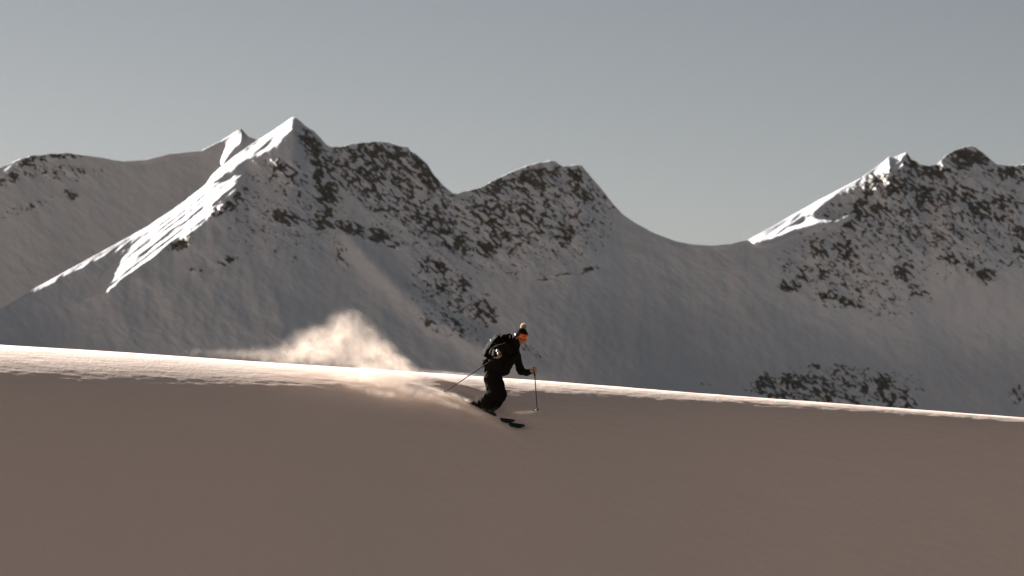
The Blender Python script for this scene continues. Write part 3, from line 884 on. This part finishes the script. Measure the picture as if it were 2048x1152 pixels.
# goggles
gog = mesh_obj('goggles', *lathe_head(lambda th, ph:   .022 + .004 * math.cos(th), -.32, .42, -1.12, 1.12, 30, 14), M_frame, person)
so = gog.modifiers.new('solid', 'SOLIDIFY'); so.thickness = .022; so.offset = -1
V, Fc = lathe_head(lambda th, ph: .031 + .004 * math.cos(th) - .006 * ((ph - .05) / .33) ** 2, -.28, .38, -1.04, 1.04, 30, 14)
lens = mesh_obj('lens', V, Fc, M_lens, gog)
so = lens.modifiers.new('solid', 'SOLIDIFY'); so.thickness = .003; so.offset = -1
V, Fc = lathe_head(.030, -.02, .17, 1.08, 2 * math.pi - 1.08, 40, 3)
st = mesh_obj('strap', V, Fc, M_frame, gog)
so = st.modifiers.new('solid', 'SOLIDIFY'); so.thickness = .004; so.offset = -1
# boots
def boot(c, an, kn):
    f = Vector((h2.x, h2.y, 0)); 
    sl = (tip_R - boot_R).normalized()
    up = (an - c); up.normalize()
    pts = dict(heel=(c - sl * .07 + Vector((0, 0, .055)), .048), mid=(c + Vector((0, 0, .06)), .055), toe=(c + sl * .15 + Vector((0, 0, .045)), .042),
               ank=(c - sl * .03 + Vector((0, 0, .085)), .052), cuf=(c - sl * .03 + Vector((0, 0, .085)) + (kn - c).normalized() * .12, .054))
    m = fuse([skin_mesh(pts, [('heel', 'mid'), ('mid', 'toe'), ('heel', 'ank'), ('ank', 'cuf')], 2)], .010, 1)
    b = add_me('ski_boot', m, M_boot, person)
    for q in (.02, .075):
        cc = c + sl * q + Vector((0, 0, .112 - q * .2))
        s_ = sl.cross(Vector((0, 0, 1))).normalized()
        mesh_obj('buckle', *rbox(cc, s_, sl, s_.cross(sl), .038, .011, .006), M_metal, b)
    return b
boot(boot_R - Vector((0, 0, .03)), J['anR'][0], J['knR'][0]); boot(boot_L - Vector((0, 0, .03)), J['anL'][0], J['knL'][0])

# ------------------------------------------------------------------ backpack
PU = Vector((.549, -.14, .835)).normalized()
PB = Vector((-.80, -.22, .52)); PB = (PB - PU * PB.dot(PU)).normalized()
PS = PU.cross(PB).normalized()
pkc = P(606, 330, .02)
pack = empty('backpack', pkc - PU * .2, 'black rucksack worn high on the back of the skier', 'backpack')
def bulge(x, y, z):
    return x * (1 + .10 * (1 - z * z)), y * (1 + .12 * (1 - z * z) - .10 * z), z
pm_ = fuse([rbox(pkc, PS, PB, PU, .135, .085, .205, 5, 32, 20, bulge),
            rbox(pkc + PB * .075 - PU * .06, PS, PB, PU, .095, .030, .10, 4, 24, 14)], .01, 1)
wrinkle(pm_, .008, 12, 5, .003, 40)
add_me('pack_body', pm_, M_pack, pack)
lidc = P(722, 240, -.01)
LX = Vector((.97, -.1, .10)).normalized(); LZ = (Vector((-.1, 0, 1)) - LX * Vector((-.1, 0, 1)).dot(LX)).normalized(); LY = LZ.cross(LX)
lm = fuse([rbox(lidc, LX, LY, LZ, .098, .120, .050, 3.2, 28, 16)], .009, 1)
wrinkle(lm, .007, 14, 8, .003, 40)
lid = add_me('lid', lm, M_pack, pack)
mesh_obj('zip_pull', *rbox(P(752, 236, -.135), LX, LY, LZ, .008, .004, .024), M_tan, lid)
# load strap and haul loop on top
mesh_obj('haul_loop', *tube([pkc + PU * .20 + PB * .01 - PS * .03, pkc + PU * .235 + PB * .02, pkc + PU * .20 + PB * .01 + PS * .03], .010, 8), M_pack, pack)
for sd in (-1, 1):
    a = pkc + PU * .15 - PB * .06 + PS * sd * .08
    shp = J['shR'][0] if (J['shR'][0] - a).length < (J['shL'][0] - a).length else J['shL'][0]
    top = P(765, 268, -.20 if shp is J['shR'][0] else .08)
    frt = P(818, 372, -.20 if shp is J['shR'][0] else .08)
    low = P(700, 470, -.24 if shp is J['shR'][0] else .14)
    mesh_obj('shoulder_strap', *tube([a, top, frt, low, pkc - PU * .17 - PB * .05 + PS * sd * .10], [.016, .018, .016, .010, .010], 8), M_web if False else M_pack, pack)
mesh_obj('buckle', *rbox(P(672, 372, -.34), LX, LY, PU, .012, .006, .03), M_metal, pack)
mesh_obj('compression_strap', *tube([pkc + PS * .148 - PB * .07 + PU * .08, pkc + PS * .152 + PB * .02 + PU * .08, pkc + PS * .12 + PB * .095 + PU * .07,
                                     pkc - PS * .12 + PB * .095 + PU * .07, pkc - PS * .152 + PB * .02 + PU * .08], .006, 6), M_web, pack)

# ------------------------------------------------------------------ poles
def pole(tip, hand, label, strap_to):
    d = (hand - tip).normalized(); L_ = (hand - tip).length
    root = empty('ski_pole', tip, label, 'ski pole', 'pair of ski poles')
    e = tip + d * (L_ + .055)
    mesh_obj('shaft', *tube([tip + d * .05, tip + d * .35, tip + d * (L_ * .8), e - d * .12], [.0065, .0075, .009, .009], 10), M_shaft, root)
    mesh_obj('tip', *tube([tip - d * .01, tip + d * .02, tip + d * .06], [.001, .004, .0065], 8), M_metal, root)
    mesh_obj('grip', *tube([e - d * .14, e - d * .12, e - d * .07, e - d * .02, e, e + d * .012], [.012, .016, .015, .017, .021, .012], 12), M_frame, root)
    a = d.orthogonal().normalized(); b = d.cross(a)
    bc = tip + d * .07
    V = []; Fc = []; n = 24
    for (h, rr) in ((.012, .009), (.004, .032), (-.004, .036), (-.008, .030), (-.004, .010)):
        for k in range(n):
            t = 2 * math.pi * k / n; w = rr * (1 - (.22 if (k // 2) % 3 == 0 and rr > .02 else 0))
            V.append(bc + d * h + (a * math.cos(t) + b * math.sin(t)) * w)
    for j in range(4):
        for k in range(n):
            k2 = (k + 1) % n
            Fc.append((j * n + k, j * n + k2, (j + 1) * n + k2, (j + 1) * n + k))
    mesh_obj('basket', V, Fc, M_frame, root)
    s_ = (strap_to - e).normalized()
    mesh_obj('wrist_strap', *tube([e - d * .01, e + s_ * .05 + d * .01, e + s_ * .10 - d * .05, e + s_ * .06 - d * .09, e - d * .05], .005, 6), M_web, root)
    return root
pole(poleR_tip, HR_['c'], 'dark ski pole trailing behind the hip towards the snow spray', JK['elR'][0])
pole(poleL_tip, HL_['c'], 'dark ski pole planted upright in front of the skier', JK['fL'][0])

# ------------------------------------------------------------------ skis
def ski(bc, tp, label):
    d = (tp - bc); L_ = d.length; d.normalize()
    side = d.cross(Vector((0, 0, 1))).normalized(); up = side.cross(d).normalized()
    # edged slightly into the hill
    ro = min((Matrix.Rotation(math.radians(g_), 3, d) for g_ in (-26, 26)), key=lambda m_: (m_ @ up).y)
    side = ro @ side; up = ro @ up
    root = empty('ski', bc - Vector((0, 0, .02)), label, 'ski', 'pair of skis')
    n = 60; V = []; Fc = []
    x0 = -.80; x1 = L_
    for i in range(n + 1):
        t = i / n; x = x0 + (x1 - x0) * t
        w = .046 + .032 * (abs(2 * t - 1)) ** 2.2
        if t > .965: w *= math.sqrt(max(0.05, 1 - ((t - .965) / .035) ** 2))
        if t < .02: w *= .8
        q = bc + d * x
        gz = float(ground_base(q.x, q.y))
        lift = gz - q.z - .035 + .125 * max(0, (x - (x1 - .46)) / .46) ** 1.3
        th = .012 if t < .9 else .012 * (1 - .6 * (t - .9) / .1)
        c = q + Vector((0, 0, lift))
        V += [c - side * w, c - side * w * .92 + up * th, c + side * w * .92 + up * th, c + side * w]
    for i in range(n):
        for k in range(4):
            k2 = (k + 1) % 4
            Fc.append((i * 4 + k, i * 4 + k2, (i + 1) * 4 + k2, (i + 1) * 4 + k))
    Fc.append((0, 1, 2, 3)); Fc.append((n * 4 + 3, n * 4 + 2, n * 4 + 1, n * 4))
    mesh_obj('ski_blade', V, Fc, M_ski, root, smooth=False)
    mesh_obj('binding_toe', *rbox(bc + d * .17 + up * -.02, d, side, up, .045, .032, .028), M_boot, root)
    mesh_obj('binding_heel', *rbox(bc - d * .17 + up * -.015, d, side, up, .055, .034, .034), M_boot, root)
    return root
ski(boot_R, tip_R, 'dark green ski under the rear boot, shorter tip showing closer to the skier')
ski(boot_L, tip_L, 'dark green ski under the leading boot, tip poking furthest forward')

# ------------------------------------------------------------------ airborne powder
SPRAY = [  # px, py, depth offset from skier, sigma x (m), sigma z, sigma y, tilt deg, density
    (690, 652, 2.4, .17, .17, .30, 0, 1.5), (665, 672, 2.4, .22, .16, .35, 20, 1.3), (715, 664, 2.3, .20, .16, .3, 0, 1.0), (625, 690, 2.5, .26, .18, .4, 20, 1.2),
    (740, 690, 2.3, .17, .16, .35, -30, 1.5), (690, 708, 2.4, .42, .17, .40, 0, 1.7), (600, 708, 2.6, .36, .14, .4, 10, 1.5), (768, 708, 2.2, .20, .13, .3, -35, 1.6),
    (540, 712, 2.8, .28, .10, .4, 0, .7), (470, 708, 2.9, .34, .06, .4, 0, .20), (385, 704, 3.0, .30, .05, .4, 0, .10), (800, 732, 2.0, .24, .08, .3, -30, 1.6),
    (748, 744, 1.9, .24, .12, .3, -10, 1.2), (772, 766, 1.5, .30, .09, .25, -18, 1.7), (715, 758, 1.8, .26, .06, .25, -5, 2.0),
    (835, 788, 1.0, .34, .055, .22, -18, 2.0), (780, 790, 1.1, .40, .045, .22, -12, 1.3),
    (885, 790, .75, .16, .040, .15, -20, 4.0), (912, 798, .55, .16, .040, .12, -22, 5.0), (932, 803, .5, .05, .03, .08, 0, 6.0), (940, 812, .25, .14, .022, .1, -27, 4.0),
    (905, 812, .5, .42, .040, .2, -14, 1.1), (970, 834, .05, .30, .028, .14, -22, 1.8), (1008, 848, -.15, .20, .018, .12, -27, 1.8),
    (1030, 827, .1, .26, .020, .15, 4, .7), (905, 748, 2.0, .40, .03, .3, -4, .5), (990, 822, .2, .16, .05, .15, -10, .6)]
M_spray = bpy.data.materials.new('airborne_powder'); M_spray.use_nodes = True
n = M_spray.node_tree; n.nodes.clear()
out = n.nodes.new('ShaderNodeOutputMaterial'); pv = n.nodes.new('ShaderNodeVolumePrincipled')
pv.inputs['Color'].default_value = (1.0, .86, .75, 1)
pv.inputs['Anisotropy'].default_value = .0
tc = n.nodes.new('ShaderNodeTexCoord')
wn = n.nodes.new('ShaderNodeTexNoise'); wn.inputs['Scale'].default_value = 3.0; wn.inputs['Detail'].default_value = 2
n.links.new(tc.outputs['Object'], wn.inputs['Vector'])
wv = n.nodes.new('ShaderNodeVectorMath'); wv.operation = 'MULTIPLY_ADD'
wv.inputs[1].default_value = (.38, .38, .38)
n.links.new(wn.outputs['Color'], wv.inputs[0])
sub0 = n.nodes.new('ShaderNodeVectorMath'); sub0.operation = 'SUBTRACT'; sub0.inputs[1].default_value = (.19, .19, .19)
n.links.new(tc.outputs['Object'], wv.inputs[2]); n.links.new(wv.outputs[0], sub0.inputs[0])
acc = None
hull = []
pts_pool = []
for (px, py, dd, sx, sz, sy, tilt, den) in SPRAY:
    cpy = float(np.interp(px, [q[0] for q in crest_px], [q[1] for q in crest_px]))
    if py > cpy + 3:
        hp = hit(px, py); c = at(px, py, hp.y - sy * .5)
    else:
        c = at(px, py, YC - 1.0 - .15 * sy)
    warp = min(1.0, sz / .12)
    mixv = n.nodes.new('ShaderNodeMix'); mixv.data_type = 'VECTOR'; mixv.inputs[0].default_value = warp
    n.links.new(tc.outputs['Object'], mixv.inputs[4]); n.links.new(sub0.outputs[0], mixv.inputs[5])
    mp = n.nodes.new('ShaderNodeMapping'); mp.vector_type = 'TEXTURE'
    mp.inputs['Location'].default_value = c
    mp.inputs['Rotation'].default_value = (0, -math.radians(tilt), 0)
    mp.inputs['Scale'].default_value = (sx * 1.25, sy * 1.25, sz * 1.25)
    n.links.new(mixv.outputs[1], mp.inputs[0])
    ln_ = n.nodes.new('ShaderNodeVectorMath'); ln_.operation = 'DOT_PRODUCT'
    n.links.new(mp.outputs[0], ln_.inputs[0]); n.links.new(mp.outputs[0], ln_.inputs[1])
    ng = n.nodes.new('ShaderNodeMath'); ng.operation = 'MULTIPLY'; ng.inputs[1].default_value = -1.0
    n.links.new(ln_.outputs['Value'], ng.inputs[0])
    ex = n.nodes.new('ShaderNodeMath'); ex.operation = 'EXPONENT'
    n.links.new(ng.outputs[0], ex.inputs[0])
    ma = n.nodes.new('ShaderNodeMath'); ma.operation = 'MULTIPLY_ADD'; ma.inputs[1].default_value = den * (.30 if sz > .08 and py < 735 else .85)
    n.links.new(ex.outputs[0], ma.inputs[0])
    if acc is not None: n.links.new(acc.outputs[0], ma.inputs[2])
    else: ma.inputs[2].default_value = 0
    acc = ma
    Rm = Matrix.Rotation(-math.radians(tilt), 3, 'Y')
    k = 1.9
    hull.append(rbox(c, Rm @ Vector((1, 0, 0)), Vector((0, 1, 0)), Rm @ Vector((0, 0, 1)), sx * k + .05, sy * k + .05, sz * k + .04, 2.0, 20, 12))
    pts_pool.append((c, Rm, sx, sy, sz, den * sx * sz))
f1 = n.nodes.new('ShaderNodeTexNoise'); f1.inputs['Scale'].default_value = 4.2; f1.inputs['Detail'].default_value = 7; f1.inputs['Roughness'].default_value = .8
f1.inputs['Distortion'].default_value = .5
mpf = n.nodes.new('ShaderNodeMapping'); mpf.inputs['Rotation'].default_value = (0, math.radians(25), 0); mpf.inputs['Scale'].default_value = (1.0, 1, 1.1)
n.links.new(tc.outputs['Object'], mpf.inputs[0]); n.links.new(mpf.outputs[0], f1.inputs['Vector'])
cr = n.nodes.new('ShaderNodeMapRange'); cr.interpolation_type = 'SMOOTHSTEP'
cr.inputs['From Min'].default_value = .38; cr.inputs['From Max'].default_value = .66; cr.inputs['To Min'].default_value = .06; cr.inputs['To Max'].default_value = 2.3
n.links.new(f1.outputs[0], cr.inputs['Value'])
mm = n.nodes.new('ShaderNodeMath'); mm.operation = 'MULTIPLY'
n.links.new(acc.outputs[0], mm.inputs[0]); n.links.new(cr.outputs[0], mm.inputs[1])
fl = n.nodes.new('ShaderNodeMath'); fl.operation = 'SUBTRACT'; fl.inputs[1].default_value = .03; fl.use_clamp = False
n.links.new(mm.outputs[0], fl.inputs[0])
mx0 = n.nodes.new('ShaderNodeMath'); mx0.operation = 'MAXIMUM'; mx0.inputs[1].default_value = 0
n.links.new(fl.outputs[0], mx0.inputs[0])
n.links.new(mx0.outputs[0], pv.inputs['Density'])
n.links.new(pv.outputs[0], out.inputs['Volume'])
spray = add_me('snow_spray', fuse(hull, .05, 0), M_spray)
spray['kind'] = 'stuff'; spray['label'] = 'backlit cloud of powder snow thrown up behind the skier'
# single crystals glittering in and round the cloud
V = []; Fc = []
rng = random.Random(5)
wts = [p[5] for p in pts_pool]
for k in range(3600):
    c, Rm, sx, sy, sz, _ = rng.choices(pts_pool, wts)[0]
    q = c + Rm @ Vector((rng.gauss(0, sx * .75), 0, rng.gauss(0, sz * .75))) + Vector((0, rng.gauss(0, sy * .8), 0))
    if q.z < float(ground_base(q.x, q.y)) + .01: continue
    r = rng.uniform(.002, .0058); o = len(V)
    a = Vector((rng.gauss(0, 1), rng.gauss(0, 1), rng.gauss(0, 1))).normalized(); b = a.orthogonal().normalized(); c_ = a.cross(b)
    V += [q + a * r, q - a * r * .4 + b * r, q - a * r * .4 - b * r * .5 + c_ * r * .8, q - a * r * .4 - b * r * .5 - c_ * r * .8]
    Fc += [(o, o + 1, o + 2), (o, o + 2, o + 3), (o, o + 3, o + 1), (o + 1, o + 3, o + 2)]
cry = mesh_obj('snow_crystals', V, Fc, M_snow, smooth=False)
cry['kind'] = 'stuff'; cry['label'] = 'fine snow crystals flying in the spray'
